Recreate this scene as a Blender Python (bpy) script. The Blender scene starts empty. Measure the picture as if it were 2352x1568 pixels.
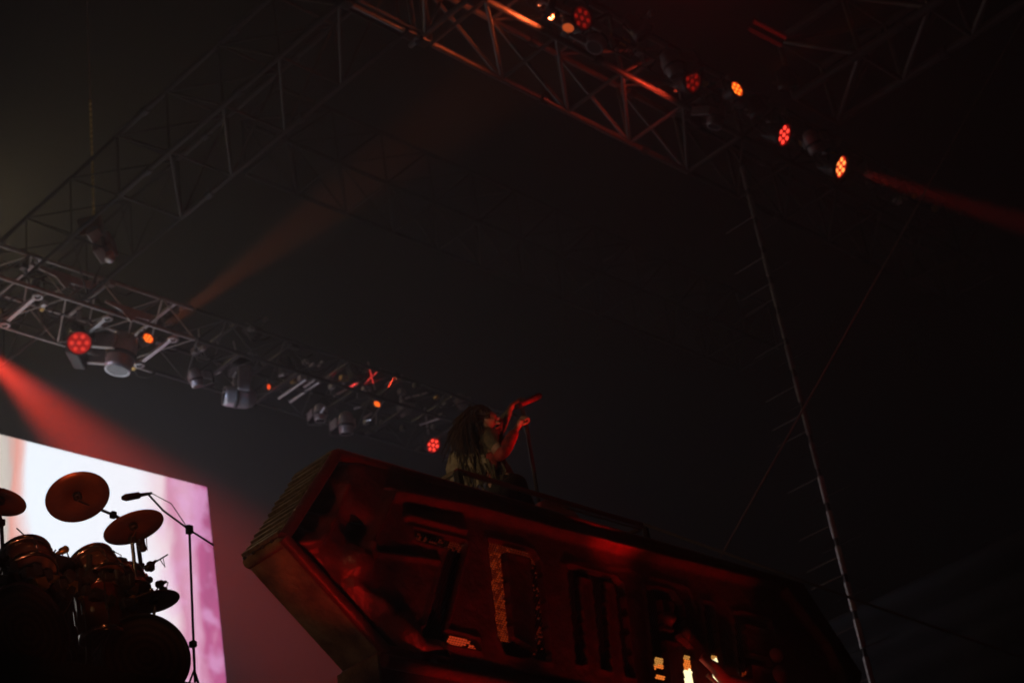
import bpy, bmesh, math, random
import numpy as np
from mathutils import Vector, Matrix, noise
random.seed(7)
S = bpy.context.scene
COL = S.collection
R = math.radians
# ------------------------------------------------------------------ camera
F_PX = 4156.0                      # focal length for a 2352 px wide frame
_r = Vector((4524, -1666, -F_PX)); _z = Vector((-1176, 7174, -F_PX)).normalized()
_r = (_r - _z * _r.dot(_z)).normalized(); _y = _z.cross(_r)
ROT = Matrix((_r, _y, _z))         # camera axes to world axes
CAM = Vector((0, 0, 1.7))
cd = bpy.data.cameras.new('camera'); cam = bpy.data.objects.new('camera', cd); COL.objects.link(cam)
cam.matrix_world = Matrix.Translation(CAM) @ ROT.to_4x4()
cd.sensor_width = 36; cd.lens = 36 * F_PX / 2352; cd.clip_end = 600; cd.clip_start = 0.1
cd.dof.use_dof = True; cd.dof.focus_distance = 9.8; cd.dof.aperture_fstop = 3.2
S.camera = cam
# ------------------------------------------------------------------ night sky, moonlight, exposure
W = bpy.data.worlds.new('World'); S.world = W; W.use_nodes = True
wn = W.node_tree; bg = wn.nodes['Background']
sky = wn.nodes.new('ShaderNodeTexSky'); sky.sky_type = 'NISHITA'; sky.sun_disc = False
sky.sun_elevation = R(-6); sky.sun_rotation = R(200)
wn.links.new(sky.outputs[0], bg.inputs[0]); bg.inputs[1].default_value = 0.004
S.view_settings.view_transform = 'Standard'; S.view_settings.look = 'None'
S.view_settings.exposure = 0; S.view_settings.gamma = 1; S.view_settings.use_curve_mapping = False
S.cycles.use_denoising = True; S.cycles.max_bounces = 5; S.cycles.volume_bounces = 0
S.cycles.diffuse_bounces = 2; S.cycles.glossy_bounces = 2; S.cycles.sample_clamp_indirect = 3

# ------------------------------------------------------------------ measuring helpers
def ray(px, py): return ROT @ Vector((px - 1176, 784 - py, -F_PX))
def PY(px, py, Y): d = ray(px, py); return CAM + d * ((Y - CAM.y) / d.y)
def PX(px, py, X): d = ray(px, py); return CAM + d * ((X - CAM.x) / d.x)
def PZ(px, py, Z): d = ray(px, py); return CAM + d * ((Z - CAM.z) / d.z)
def depth(p): return -(ROT.transposed() @ (Vector(p) - CAM)).z
# ------------------------------------------------------------------ materials
def mat(name, col, rough=0.5, metal=0.0, var=0.25, scale=6.0, bump=0.0, col2=None, emit=None, estr=0.0, spec=0.5, trans=0.0):
    m = bpy.data.materials.new(name); m.use_nodes = True
    nt = m.node_tree; b = nt.nodes['Principled BSDF']
    b.inputs['Roughness'].default_value = rough; b.inputs['Metallic'].default_value = metal
    b.inputs['Specular IOR Level'].default_value = spec
    b.inputs['Transmission Weight'].default_value = trans
    tc = nt.nodes.new('ShaderNodeTexCoord')
    n = nt.nodes.new('ShaderNodeTexNoise'); n.inputs['Scale'].default_value = scale; n.inputs['Detail'].default_value = 6
    n.inputs['Roughness'].default_value = 0.65
    nt.links.new(tc.outputs['Object'], n.inputs['Vector'])
    cr = nt.nodes.new('ShaderNodeValToRGB')
    c2 = col2 or tuple(c * (1 - var) for c in col)
    cr.color_ramp.elements[0].color = (*c2, 1); cr.color_ramp.elements[1].color = (*col, 1)
    cr.color_ramp.elements[0].position = 0.35; cr.color_ramp.elements[1].position = 0.65
    nt.links.new(n.outputs[0], cr.inputs[0]); nt.links.new(cr.outputs[0], b.inputs['Base Color'])
    if bump:
        bp = nt.nodes.new('ShaderNodeBump'); bp.inputs['Strength'].default_value = bump; bp.inputs['Distance'].default_value = 0.02
        n2 = nt.nodes.new('ShaderNodeTexNoise'); n2.inputs['Scale'].default_value = scale * 4; n2.inputs['Detail'].default_value = 8
        nt.links.new(tc.outputs['Object'], n2.inputs['Vector'])
        nt.links.new(n2.outputs[0], bp.inputs['Height']); nt.links.new(bp.outputs[0], b.inputs['Normal'])
    if emit:
        b.inputs['Emission Color'].default_value = (*emit, 1); b.inputs['Emission Strength'].default_value = estr
    return m
M = dict(
    steel=mat('aluminium_truss', (.42, .41, .40), .45, .6, .3, 9),
    shadesteel=mat('shaded_truss', (.016, .014, .013), .7, 0, .3, 9, spec=.2),  # truss metal with shade put into its colour, nearly black
    halfshadesteel=mat('half_shaded_truss', (.05, .036, .032), .5, .1, .3, 9, spec=.3),  # truss metal with its colour partly darkened for shade
    pole=mat('dull_pole', (.22, .20, .20), .5, .3, .3, 9),
    roofsteel=mat('dull_roof_truss', (.15, .13, .12), .5, .4, .3, 9),
    dark=mat('black_powder_coat', (.018, .018, .02), .5, 0, .4, 20, .1),
    darkmetal=mat('dark_metal', (.06, .06, .065), .4, .5, .4, 15),
    grey=mat('grey_housing', (.30, .29, .30), .45, .1, .3, 15),
    silver=mat('silver_housing', (.55, .54, .56), .35, .4, .2, 15),
    chrome=mat('chrome', (.75, .75, .76), .18, 1, .1, 5),
    gold=mat('brass_clamp', (.6, .42, .12), .35, .9, .3, 12),
    bronze=mat('cymbal_bronze', (.32, .13, .06), .38, .55, .45, 4, .12),
    deck=mat('stage_deck_black', (.02, .02, .02), .8, 0, .4, 3),
    ground=mat('trampled_ground', (.05, .045, .035), .95, 0, .5, 1.5, .5),
    red=mat('podium_red_resin', (.14, .018, .015), .30, 0, .5, 5, .6, col2=(.075, .010, .009)),
    rust=mat('rusty_sheet', (.27, .19, .12), .55, .3, .6, 5, .6, col2=(.10, .055, .03)),
    slat=mat('weathered_slat', (.30, .24, .17), .4, .55, .5, 14, .3, col2=(.12, .09, .06)),
    ledface=mat('led_face_black', (.012, .012, .014), .5, 0, .2, 30, .1),
    brasstrim=mat('rail_tube', (.20, .10, .06), .35, .7, .3, 8),
    reddark=mat('rail_red_tube', (.22, .03, .025), .4, .3, .3, 8),
    cable=mat('cable', (.40, .34, .32), .6, .2, .2, 5),
    skin=mat('skin', (.45, .27, .20), .55, 0, .2, 8),
    hair=mat('brown_hair', (.07, .032, .018), .6, 0, .5, 30),
    cloth=mat('dark_trousers', (.022, .021, .018), .85, 0, .4, 12, .4),
    jacket=mat('patched_jacket', (.19, .15, .10), .8, 0, .5, 14, .6, col2=(.035, .05, .04)),
    bone=mat('pale_sleeve_print', (.42, .38, .28), .8, 0, .4, 18, .4, col2=(.12, .10, .07)),
    scarf=mat('red_cloth', (.45, .05, .035), .8, 0, .4, 12, .4, col2=(.16, .02, .015)),
    shell=mat('amber_drum_shell', (.20, .05, .018), .25, 0, .3, 5, .05),
    shellw=mat('smoked_drum_shell', (.10, .055, .04), .2, .1, .3, 5, .05),
    drumhead=mat('drum_head_print', (.14, .06, .04), .55, 0, .3, 6),
    wedge=mat('red_covered_case', (.30, .045, .05), .7, 0, .3, 5, .2),
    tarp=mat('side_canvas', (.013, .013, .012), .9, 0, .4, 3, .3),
)
# concentric rings printed on the bass drum heads
def rings(m, s):
    nt = m.node_tree; b = nt.nodes['Principled BSDF']
    tc = nt.nodes.new('ShaderNodeTexCoord'); w = nt.nodes.new('ShaderNodeTexWave')
    w.wave_type = 'RINGS'; w.rings_direction = 'Y'; w.inputs['Scale'].default_value = s; w.inputs['Distortion'].default_value = 2.2
    w.inputs['Detail Scale'].default_value = .6
    nt.links.new(tc.outputs['Object'], w.inputs['Vector'])
    cr = nt.nodes.new('ShaderNodeValToRGB')
    cr.color_ramp.elements[0].color = (.035, .018, .013, 1); cr.color_ramp.elements[1].color = (.10, .05, .03, 1)
    nt.links.new(w.outputs[0], cr.inputs[0]); nt.links.new(cr.outputs[0], b.inputs['Base Color'])
rings(M['drumhead'], 5.5)
def em(name, col, s): return mat(name, (.05, .01, .01), .4, emit=col, estr=s)
LENS = {
    'off': mat('lens_off', (.05, .04, .045), .15, 0, .2, 5),
    'dim': em('lens_dim_red', (1, .02, .01), .03),
    'red': em('lens_red', (1, .012, .01), .22),
    'hot': em('lens_hot_red', (1, .02, .01), .6),
    'orange': em('lens_orange', (1, .07, .01), .9),
    'amber': em('lens_amber', (1, .11, .02), .45),
}
CELL = {
    'off': LENS['off'],
    'dim': em('cell_dim_red', (1, .02, .01), .22),
    'red': em('cell_red', (1, .05, .03), 2.2),
    'hot': em('cell_hot', (1, .24, .05), 3.0),
    'orange': em('cell_orange', (1, .20, .015), 2.6),
    'amber': em('cell_amber', (1, .15, .03), .5),
}
# ------------------------------------------------------------------ mesh builder
class MB:
    def __init__(s): s.v = []; s.f = []; s.sm = []
    def add(s, vs, fs, smooth=False):
        o = len(s.v); s.v += [tuple(v) for v in vs]; s.f += [tuple(i + o for i in f) for f in fs]; s.sm += [smooth] * len(fs)
        return s
    def box(s, c, d, rot=None):
        c = Vector(c); hx, hy, hz = d[0] / 2, d[1] / 2, d[2] / 2
        vs = [Vector((x, y, z)) for x in (-hx, hx) for y in (-hy, hy) for z in (-hz, hz)]
        if rot: vs = [rot @ v for v in vs]
        return s.add([c + v for v in vs], [(0, 1, 3, 2), (4, 6, 7, 5), (0, 4, 5, 1), (2, 3, 7, 6), (0, 2, 6, 4), (1, 5, 7, 3)])
    def tube(s, pts, r, n=8, cap=True):
        pts = [Vector(p) for p in pts]; m = len(pts)
        rs = r if isinstance(r, (list, tuple)) else [r] * m
        vs = []; u = None
        for i, p in enumerate(pts):
            t = (pts[min(i + 1, m - 1)] - pts[max(i - 1, 0)]).normalized()
            if u is None: u = t.orthogonal().normalized()
            u = (u - t * u.dot(t)).normalized(); w = t.cross(u)
            for k in range(n):
                a = 2 * math.pi * k / n; vs.append(p + (u * math.cos(a) + w * math.sin(a)) * rs[i])
        fs = [(i * n + k, i * n + (k + 1) % n, (i + 1) * n + (k + 1) % n, (i + 1) * n + k) for i in range(m - 1) for k in range(n)]
        s.add(vs, fs, True)
        if cap: s.add(vs[:n], [tuple(reversed(range(n)))]); s.add(vs[-n:], [tuple(range(n))])
        return s
    def lathe(s, c, axis, prof, n=32):          # prof: (distance along axis, radius)
        c = Vector(c); a = Vector(axis).normalized(); u = a.orthogonal().normalized(); w = a.cross(u)
        vs = []
        for h, r in prof:
            for k in range(n):
                t = 2 * math.pi * k / n; vs.append(c + a * h + (u * math.cos(t) + w * math.sin(t)) * max(r, 1e-4))
        fs = [(i * n + k, i * n + (k + 1) % n, (i + 1) * n + (k + 1) % n, (i + 1) * n + k) for i in range(len(prof) - 1) for k in range(n)]
        return s.add(vs, fs, True)
    def prism(s, poly, off):                    # poly: 3D points, off: extrusion vector
        n = len(poly); poly = [Vector(p) for p in poly]; off = Vector(off)
        return s.add(poly + [p + off for p in poly], [tuple(reversed(range(n))), tuple(range(n, 2 * n))] +
                     [(i, (i + 1) % n, n + (i + 1) % n, n + i) for i in range(n)])
    def mesh(s, name, m, origin=(0, 0, 0)):
        o = Vector(origin); me = bpy.data.meshes.new(name)
        me.from_pydata([tuple(Vector(v) - o) for v in s.v], [], s.f)
        me.polygons.foreach_set('use_smooth', s.sm); me.materials.append(m); me.update()
        return me
    def obj(s, name, m, parent=None, bev=0):    # vertices are in world space
        org = root_of(parent) if parent else Vector((0, 0, 0))
        ob = bpy.data.objects.new(name, s.mesh(name, m, org)); COL.objects.link(ob)
        if parent: ob.parent = parent
        if bev:
            b = ob.modifiers.new('bevel', 'BEVEL'); b.width = bev; b.segments = 2; b.limit_method = 'ANGLE'
        return ob
def root_of(o):
    v = Vector((0, 0, 0))
    while o: v += Vector(o.location); o = o.parent
    return v
def tag(o, label=None, cat=None, group=None, kind=None):
    if label: o['label'] = label
    if cat: o['category'] = cat
    if group: o['group'] = group
    if kind: o['kind'] = kind
    return o
def thing(name, label, cat, loc=(0, 0, 0), group=None):
    o = bpy.data.objects.new(name, None); COL.objects.link(o); o.location = loc; o.empty_display_size = .1
    return tag(o, label, cat, group)
def clone(o, parent=None):
    c = o.copy(); COL.objects.link(c); c.parent = parent
    for ch in o.children:
        if ch.type != 'LIGHT': clone(ch, c)       # every lamp gets its own light later
    return c
def spot(name, p, d, col, power, ang, blend=.4, r=.06, parent=None):
    l = bpy.data.lights.new(name, 'SPOT'); l.color = col; l.energy = power; l.spot_size = R(ang); l.spot_blend = blend; l.shadow_soft_size = r
    o = bpy.data.objects.new(name, l); COL.objects.link(o)
    o.rotation_mode = 'QUATERNION'; o.rotation_quaternion = Vector(d).to_track_quat('-Z', 'Y')
    if parent: o.parent = parent; o.location = Vector(p) - root_of(parent)
    else: o.location = p
    return o

# ------------------------------------------------------------------ setting
tag(MB().box((0, 40, -.25), (400, 400, .5)).obj('ground', M['ground']), kind='structure')
tag(MB().box((8, 19, 1.9), (44, 30, .2)).obj('stage_deck', M['deck']), kind='structure')
# ------------------------------------------------------------------ LED video wall, far back
YS = 23.0
s_tr, s_br = PY(475, 1118, YS), PY(521, 1575, YS)
xr_t, xr_b, zt = s_tr.x, s_br.x, s_tr.z
xl, zb = xr_t - 9, zt - 5.0
slope = (xr_b - xr_t) / (zt - s_br.z)
vm = bpy.data.materials.new('video_image'); vm.use_nodes = True
nt = vm.node_tree; N = nt.nodes; L = nt.links
for n in list(N): N.remove(n)
out = N.new('ShaderNodeOutputMaterial'); emn = N.new('ShaderNodeEmission'); L.new(emn.outputs[0], out.inputs[0])
tc = N.new('ShaderNodeTexCoord'); sx = N.new('ShaderNodeSeparateXYZ'); L.new(tc.outputs['Object'], sx.inputs[0])
# object origin = top right corner; x runs negative to the left, z negative downwards
nz = N.new('ShaderNodeTexNoise'); nz.inputs['Scale'].default_value = .8; nz.inputs['Detail'].default_value = 3; nz.inputs['Distortion'].default_value = .6
mp = N.new('ShaderNodeMapping'); mp.inputs['Scale'].default_value = (1.6, 1, .55); L.new(tc.outputs['Object'], mp.inputs[0]); L.new(mp.outputs[0], nz.inputs[0])
def math_(op, a, b=None, c=None):
    m = N.new('ShaderNodeMath'); m.operation = op
    for i, x in enumerate((a, b, c)):
        if x is None: continue
        if isinstance(x, (int, float)): m.inputs[i].default_value = x
        else: L.new(x, m.inputs[i])
    return m.outputs[0]
wob = math_('MULTIPLY', math_('SUBTRACT', nz.outputs[0], .5), 1.1)
pos = math_('ADD', math_('ADD', sx.outputs[0], wob), math_('MULTIPLY', sx.outputs[2], .03))
ramp = N.new('ShaderNodeValToRGB'); e = ramp.color_ramp.elements
mr = N.new('ShaderNodeMapRange'); mr.inputs[1].default_value = -4.0; mr.inputs[2].default_value = 0.2
L.new(pos, mr.inputs[0]); L.new(mr.outputs[0], ramp.inputs[0])
e[0].position = 0.0; e[0].color = (.62, .56, .50, 1)
e[1].position = 0.13; e[1].color = (.90, .96, 1.04, 1)
for p_, c_ in ((.02, (.60, .50, .46, 1)), (.05, (.80, .36, .30, 1)), (.085, (.85, .50, .46, 1)), (.60, (.93, .93, 1, 1)), (.72, (.90, .70, .76, 1)), (.79, (.66, .27, .42, 1)), (.86, (.74, .38, .55, 1)), (.92, (.50, .10, .26, 1)), (1.0, (.36, .08, .20, 1))):
    q = e.new(p_); q.color = c_
n2 = N.new('ShaderNodeTexNoise'); n2.inputs['Scale'].default_value = 1.7; n2.inputs['Detail'].default_value = 2; L.new(tc.outputs['Object'], n2.inputs[0])
mx = N.new('ShaderNodeMixRGB'); mx.blend_type = 'MIX'; mx.inputs[2].default_value = (.80, .42, .72, 1)
fac = math_('MULTIPLY', math_('MULTIPLY', N.new('ShaderNodeClamp').outputs[0], 1), 1)
mr2 = N.new('ShaderNodeMapRange'); mr2.inputs[1].default_value = .50; mr2.inputs[2].default_value = .64; L.new(n2.outputs[0], mr2.inputs[0])
mr3 = N.new('ShaderNodeMapRange'); mr3.inputs[1].default_value = -1.5; mr3.inputs[2].default_value = -.6; L.new(pos, mr3.inputs[0])
L.new(math_('MULTIPLY', math_('MULTIPLY', mr2.outputs[0], mr3.outputs[0]), .55), mx.inputs[0]); L.new(ramp.outputs[0], mx.inputs[1])
L.new(mx.outputs[0], emn.inputs[0]); emn.inputs[1].default_value = 1.2
vw = thing('video_wall', 'large glowing white and pink video wall behind the drum kit', 'video screen', (xr_t, YS, zt))
b_ = MB(); b_.add([(xl, YS, zt), (xr_t, YS, zt), (xr_t + slope * 5.0, YS, zb), (xl, YS, zb)], [(3, 2, 1, 0)])
b_.obj('screen', vm, vw)
b_ = MB(); b_.prism([(xl, YS + .02, zt), (xr_t, YS + .02, zt), (xr_t + slope * 5.0, YS + .02, zb), (xl, YS + .02, zb)], (0, .15, 0)); b_.obj('cabinet', M['dark'], vw)
for x in np.arange(xl + .5, xr_t, 1.6):
    MB().tube([(x, YS + .25, 2.0), (x, YS + .25, zt)], .04, 8).obj('support_post', M['darkmetal'], vw)
# ------------------------------------------------------------------ trusses
def zig(a0, a1, b0, b1, n, flip=0):
    pts = []
    for i in range(n + 1):
        t = i / n; A = a0.lerp(a1, t); B = b0.lerp(b1, t)
        pts.append(A if (i + flip) % 2 == 0 else B)
    return list(zip(pts[:-1], pts[1:]))
def truss(name, label, base, along, side, up, n, rc=.03, rb=.018, group=None, cross=True, sect=None, m='roofsteel'):
    """box truss: base corner (bottom), along/side/up vectors"""
    base = Vector(base); along = Vector(along); side = Vector(side); up = Vector(up)
    t = thing(name, label, 'truss', base, group)
    cs = [base, base + side, base + side + up, base + up]
    for c in cs: MB().tube([c, c + along], rc, 10).obj('chord', M[m], t)
    for k in range(4):
        a, b = cs[k], cs[(k + 1) % 4]
        if cross:
            for i in range(n):
                MB().tube([b + along * (i / n), a + along * ((i + 1) / n)] if k % 2 else [a + along * (i / n), b + along * ((i + 1) / n)], rb, 6).obj('brace', M[m], t)
        else:
            for p, q in zig(a, a + along, b, b + along, n, k % 2): MB().tube([p, q], rb, 6).obj('brace', M[m], t)
        if cross:
            for i in range(0, n + 1):
                o = along * (i / n)
                MB().tube([a + o, b + o], rb, 6).obj('cross_bar', M[m], t)
    if sect:
        ln = along.length; ad = along.normalized()
        d = sect
        while d < ln:
            for c in cs: MB().tube([c + ad * (d - .06), c + ad * (d + .06)], rc * 1.55, 10).obj('coupler', M['darkmetal'], t)
            d += sect
    return t
Zr = 17.0
truss('roof_truss', 'grey roof truss running rightwards from the top centre junction above the red lamps', (13.75, 11.55, Zr), (5.2, 0, 0), (0, 1.05, 0), (0, 0, 1.05), 4, .045, .03, sect=2.1)
truss('roof_truss', 'far end of the roof truss behind the red lamps, coloured nearly black for shade', (19.0, 11.55, Zr), (7, 0, 0), (0, 1.05, 0), (0, 0, 1.05), 6, .04, .025, sect=2.1, m='shadesteel')
truss('roof_truss', 'roof truss at the upper left, coloured dim for shade, running back from the junction', (12.26, 12.7, Zr), (0, 4.9, 0), (1.05, 0, 0), (0, 0, 1.05), 4, .04, .022, sect=2.1, m='halfshadesteel')
truss('roof_truss', 'rear length of the upper left roof truss, coloured nearly black for shade', (12.26, 17.62, Zr), (0, 6.1, 0), (1.05, 0, 0), (0, 0, 1.05), 5, .03, .014, m='shadesteel')
truss('roof_truss', 'short roof truss running out of the top edge beside the junction', (12.40, 5.0, Zr), (0, 7.5, 0), (1.15, 0, 0), (0, 0, 1.05), 6, .042, .025, sect=2.1)
truss('roof_truss', 'thick roof truss crossing the upper right corner', (18.9, 4.6, Zr), (0, 5.9, 0), (1.05, 0, 0), (0, 0, 1.05), 5, .062, .04, sect=2.0)
jn = thing('truss_junction', 'dark bolted corner block joining the roof trusses at the top', 'truss', (13.0, 12.6, Zr))
for p, q in (((12.3, 12.6, Zr), (13.7, 12.6, Zr)), ((12.3, 11.6, Zr), (13.7, 11.6, Zr)), ((13.55, 11.3, Zr), (13.55, 12.8, Zr)), ((13.35, 12.5, Zr), (13.35, 12.5, Zr + 1.0)), ((12.3, 12.6, Zr + 1.05), (13.7, 12.6, Zr + 1.05))):
    MB().tube([p, q], .036, 8).obj('chord', M['steel'], jn)
for p in ((13.35, 12.6, Zr), (13.6, 12.6, Zr), (13.6, 11.6, Zr), (12.3, 12.6, Zr)):
    MB().box(p, (.16, .16, .14)).obj('corner_block', M['darkmetal'], jn, .02)
truss('roof_truss', 'roof truss high in the centre, coloured nearly black for shade, behind the lamp row', (14.5, 16.5, 18.2), (12, 0, 0), (0, 1, 0), (0, 0, 1), 12, .035, .02, m='shadesteel')
# back lighting truss, low on the left
ZB = 16.78
bt = truss('lighting_truss', 'silver lighting truss with lamps at the left above the video wall', (7.0, 20, ZB), (8.25, 0, 0), (0, 1.18, 0), (0, 0, .57), 14, .032, .015, cross=False, m='steel')
bt2 = truss('lighting_truss', 'continuation of the lighting truss carrying lamps, coloured dark for shade, behind the singer', (15.3, 20, ZB), (7.3, 0, 0), (0, 1.18, 0), (0, 0, .57), 12, .03, .013, cross=False, m='darkmetal')
for x in np.arange(7.6, 22.3, 1.22):
    near = x < 15.3; tb = bt if near else bt2  # darker metal past the bright length paints it as unlit
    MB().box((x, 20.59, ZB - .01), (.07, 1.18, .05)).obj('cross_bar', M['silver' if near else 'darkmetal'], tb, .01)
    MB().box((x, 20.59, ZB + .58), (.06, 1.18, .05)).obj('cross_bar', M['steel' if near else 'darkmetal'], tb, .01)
    if not near: continue
    for y in (20.12, 21.06):
        MB().lathe((x, y, ZB - .06), (0, 0, 1), [(0, .05), (0, .09), (.03, .09), (.03, .05), (0, .05)], 20).obj('lifting_eye', M['silver'], bt)
for px, py, w in ((300, 706, .9), (1065, 0, 0), (150, 628, 1.2)):
    if w:
        p = PY(px, py, 19.96); b = MB()
        b.prism([(p.x - w / 2, p.y, p.z), (p.x + w / 2, p.y, p.z), (p.x + w / 2 - .1, p.y, p.z - .12), (p.x + .1, p.y, p.z - .14), (p.x, p.y, p.z - .26), (p.x - .16, p.y, p.z - .1), (p.x - w / 2, p.y, p.z - .04)], (0, .03, 0))
        b.obj('gusset_plate', M['silver'], bt, .004)
for k in range(44):          # cable drops and sockets along the truss, some coloured pale for small highlights
    x = 10.5 + k * .27 + random.uniform(-.1, .1); y = random.choice((19.93, 20.3, 20.8, 21.2))
    z = ZB + random.uniform(-.05, .5)
    MB().tube([(x, y, z), (x + .1, y + .05, z - .12), (x + .25, y, z - .14), (x + .4, y, z - .02)], .014, 6).obj('cable_loop', M['dark'], bt if x < 15.3 else bt2)
    MB().box((x, y, z), (random.uniform(.06, .16), .1, random.uniform(.05, .12))).obj('socket_box', random.choice((M['grey'], M['gold'], M['silver'], M['darkmetal'])), bt if x < 15.3 else bt2, .01)
random.seed(21)
for k in range(34):          # silver rods added as pale glints along the shaded part of the truss
    px = random.uniform(455, 1060); p = PY(px, 800 + (px - 455) * .26 + random.uniform(-45, 70), random.uniform(20.0, 21.4))
    ln = random.choice((.10, .16, .25, .55)); d_ = Vector((random.uniform(-.3, .3), 1, random.uniform(-.25, .25))).normalized() if k % 3 else Vector((random.uniform(-.2, .2), 0, 1)).normalized()
    MB().tube([p - d_ * ln / 2, p + d_ * ln / 2], random.uniform(.010, .024), 8).obj('bracket_rod', M['silver'], bt2)
for px, py, ln in ((672, 893, .75), (700, 900, .8), (712, 880, .3)):
    p = PY(px, py, 20.4); MB().tube([p - Vector((0, ln / 2, 0)), p + Vector((0, ln / 2, 0))], .026, 8).obj('bracket_rod', M['silver'], bt2)
random.seed(5)
# thin pole tower on the right, with rungs, standing on the deck
tx, ty = 19.55, 12.02
tw = thing('rigging_tower', 'tall thin pole tower with rungs on the right of the stage', 'tower', (tx, ty, 2.0))
z = 2.0; i = 0
while z < Zr - .2:
    ln = .40
    MB().tube([(tx, ty, z), (tx, ty, z + ln)], .042, 10).obj('pole', M['silver'] if z < 11.5 else M['pole'], tw)  # paler metal low down paints in light from below
    MB().tube([(tx, ty, z + ln), (tx, ty, z + ln + .12)], .03, 8).obj('sleeve', M['darkmetal'], tw)
    z += ln + .12
z = 2.4
while z < Zr - .3:
    MB().tube([(tx, ty + .04, z), (tx, ty + .56, z)], .011, 6).obj('rung', M['pole'], tw)
    if int(z * 7) % 3 == 0: MB().tube([(tx, ty + .04, z + .26), (tx, ty + .56, z + .26)], .011, 6).obj('rung', M['pole'], tw)
    MB().tube([(tx - .02, ty - .42, z + .4), (tx - .02, ty + .22, z + .4)], .009, 6).obj('side_rung', M['darkmetal'], tw)
    z += .72
MB().box((tx, ty, 2.03), (.6, .6, .06)).obj('base_plate', M['darkmetal'], tw)
# guy wires
tag(MB().tube([PY(2380, -13, 8.6), PY(1655, 1278, 8.6 * 1.25)], .012, 6).obj('guy_wire', M['cable']), 'thin steel guy wire running from the top right corner down to the podium', 'cable')
g0, g1 = PY(1478, 1203, 9.9), PY(2400, 1526, 9.9)
tag(MB().tube([g0, g0.lerp(g1, .5) + Vector((0, 0, -.015)), g1], .016, 6).obj('hand_line', M['cable']), 'dark grey line running from the podium rail down to the lower right', 'cable')
# side canvas in the lower right corner
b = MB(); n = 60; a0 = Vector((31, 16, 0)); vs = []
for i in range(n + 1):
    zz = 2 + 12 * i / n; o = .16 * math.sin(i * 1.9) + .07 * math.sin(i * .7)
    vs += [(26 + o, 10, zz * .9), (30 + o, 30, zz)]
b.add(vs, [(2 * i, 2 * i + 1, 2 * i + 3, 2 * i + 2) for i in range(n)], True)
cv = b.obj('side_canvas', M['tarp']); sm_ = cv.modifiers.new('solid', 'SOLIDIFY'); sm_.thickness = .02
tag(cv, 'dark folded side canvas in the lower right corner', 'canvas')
# ------------------------------------------------------------------ lamps
def make_par(state):
    """LED can looking along its local -Z, lens at the origin; returns Empty"""
    t = thing('stage_lamp', '', 'stage lamp')
    b = MB().lathe((0, 0, 0), (0, 0, 1), [(-.03, .150), (-.03, .162), (.05, .162), (.07, .148), (.20, .135), (.30, .095), (.34, .05), (.34, 0)], 28)
    b.obj('housing', M['dark'], t)
    for k in range(8):
        a = k * math.pi / 4; MB().box((.13 * math.cos(a), .13 * math.sin(a), .2), (.05, .008, .16), Matrix.Rotation(a, 3, 'Z')).obj('cooling_fin', M['darkmetal'], t)
    MB().lathe((0, 0, 0), (0, 0, 1), [(0, 0), (0, .148), (.01, .148)], 28).obj('lens', LENS[state], t)
    b = MB()
    for rr, n, r in ((0, 1, .031), (.095, 6, .031)):
        for k in range(n):
            a = 2 * math.pi * k / n; c = (rr * math.cos(a), rr * math.sin(a), 0)
            b.lathe(c, (0, 0, -1), [(.001, r), (.010, r * .8), (.014, 0)], 10)
    tag(b.obj('led_cells', CELL[state], t), kind='stuff')
    y = MB()
    y.tube([(-.19, 0, .12), (-.19, .18, .16), (-.12, .27, .18), (.12, .27, .18), (.19, .18, .16), (.19, 0, .12)], .014, 6); y.obj('yoke', M['darkmetal'], t)
    MB().box((0, .33, .18), (.07, .11, .07)).obj('clamp', M['grey'], t, .01)
    for s in (-1, 1): MB().lathe((s * .165, 0, .12), (s, 0, 0), [(0, .03), (.05, .03), (.05, 0)], 10).obj('tilt_knob', M['darkmetal'], t)
    return t
def make_head(state, m='grey'):
    """moving head: base on top at +Y, yoke arms, barrel pointing along local -Z"""
    t = thing('moving_head_lamp', '', 'stage lamp')
    MB().box((0, .42, .05), (.34, .12, .30)).obj('base', M['dark'], t, .02)
    for s in (-1, 1): MB().box((s * .165, .19, .05), (.05, .36, .16)).obj('yoke_arm', M[m], t, .02)
    MB().lathe((0, 0, 0), (0, 0, 1), [(-.16, .10), (-.17, .118), (-.12, .125), (.0, .135), (.12, .13), (.2, .10), (.23, .05), (.23, 0)], 24).obj('barrel', M[m], t)
    MB().lathe((0, 0, -.165), (0, 0, 1), [(0, 0), (.0, .10)], 20).obj('lens', CELL[state] if state != 'off' else LENS['off'], t)
    MB().lathe((0, 0, -.02), (0, 0, 1), [(-.02, .137), (-.02, .143), (.02, .143), (.02, .137)], 24).obj('band', M['dark'], t)
    for s in (-1, 1): MB().box((s * .1, .51, .05), (.05, .08, .06)).obj('clamp', M['silver'], t, .01)
    return t
def make_strip():
    t = thing('strip_lamp', '', 'stage lamp')
    for s in (-1, 1):
        MB().box((0, s * .07, 0), (.62, .05, .06)).obj('light_bar', em('strip_red', (1, .02, .015), .045) if s > 0 else em('strip_red_dim', (1, .02, .015), .025), t, .008)
    MB().box((0, 0, .06), (.66, .24, .05)).obj('housing', M['dark'], t, .01)
    return t
PROTO = {}
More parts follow.
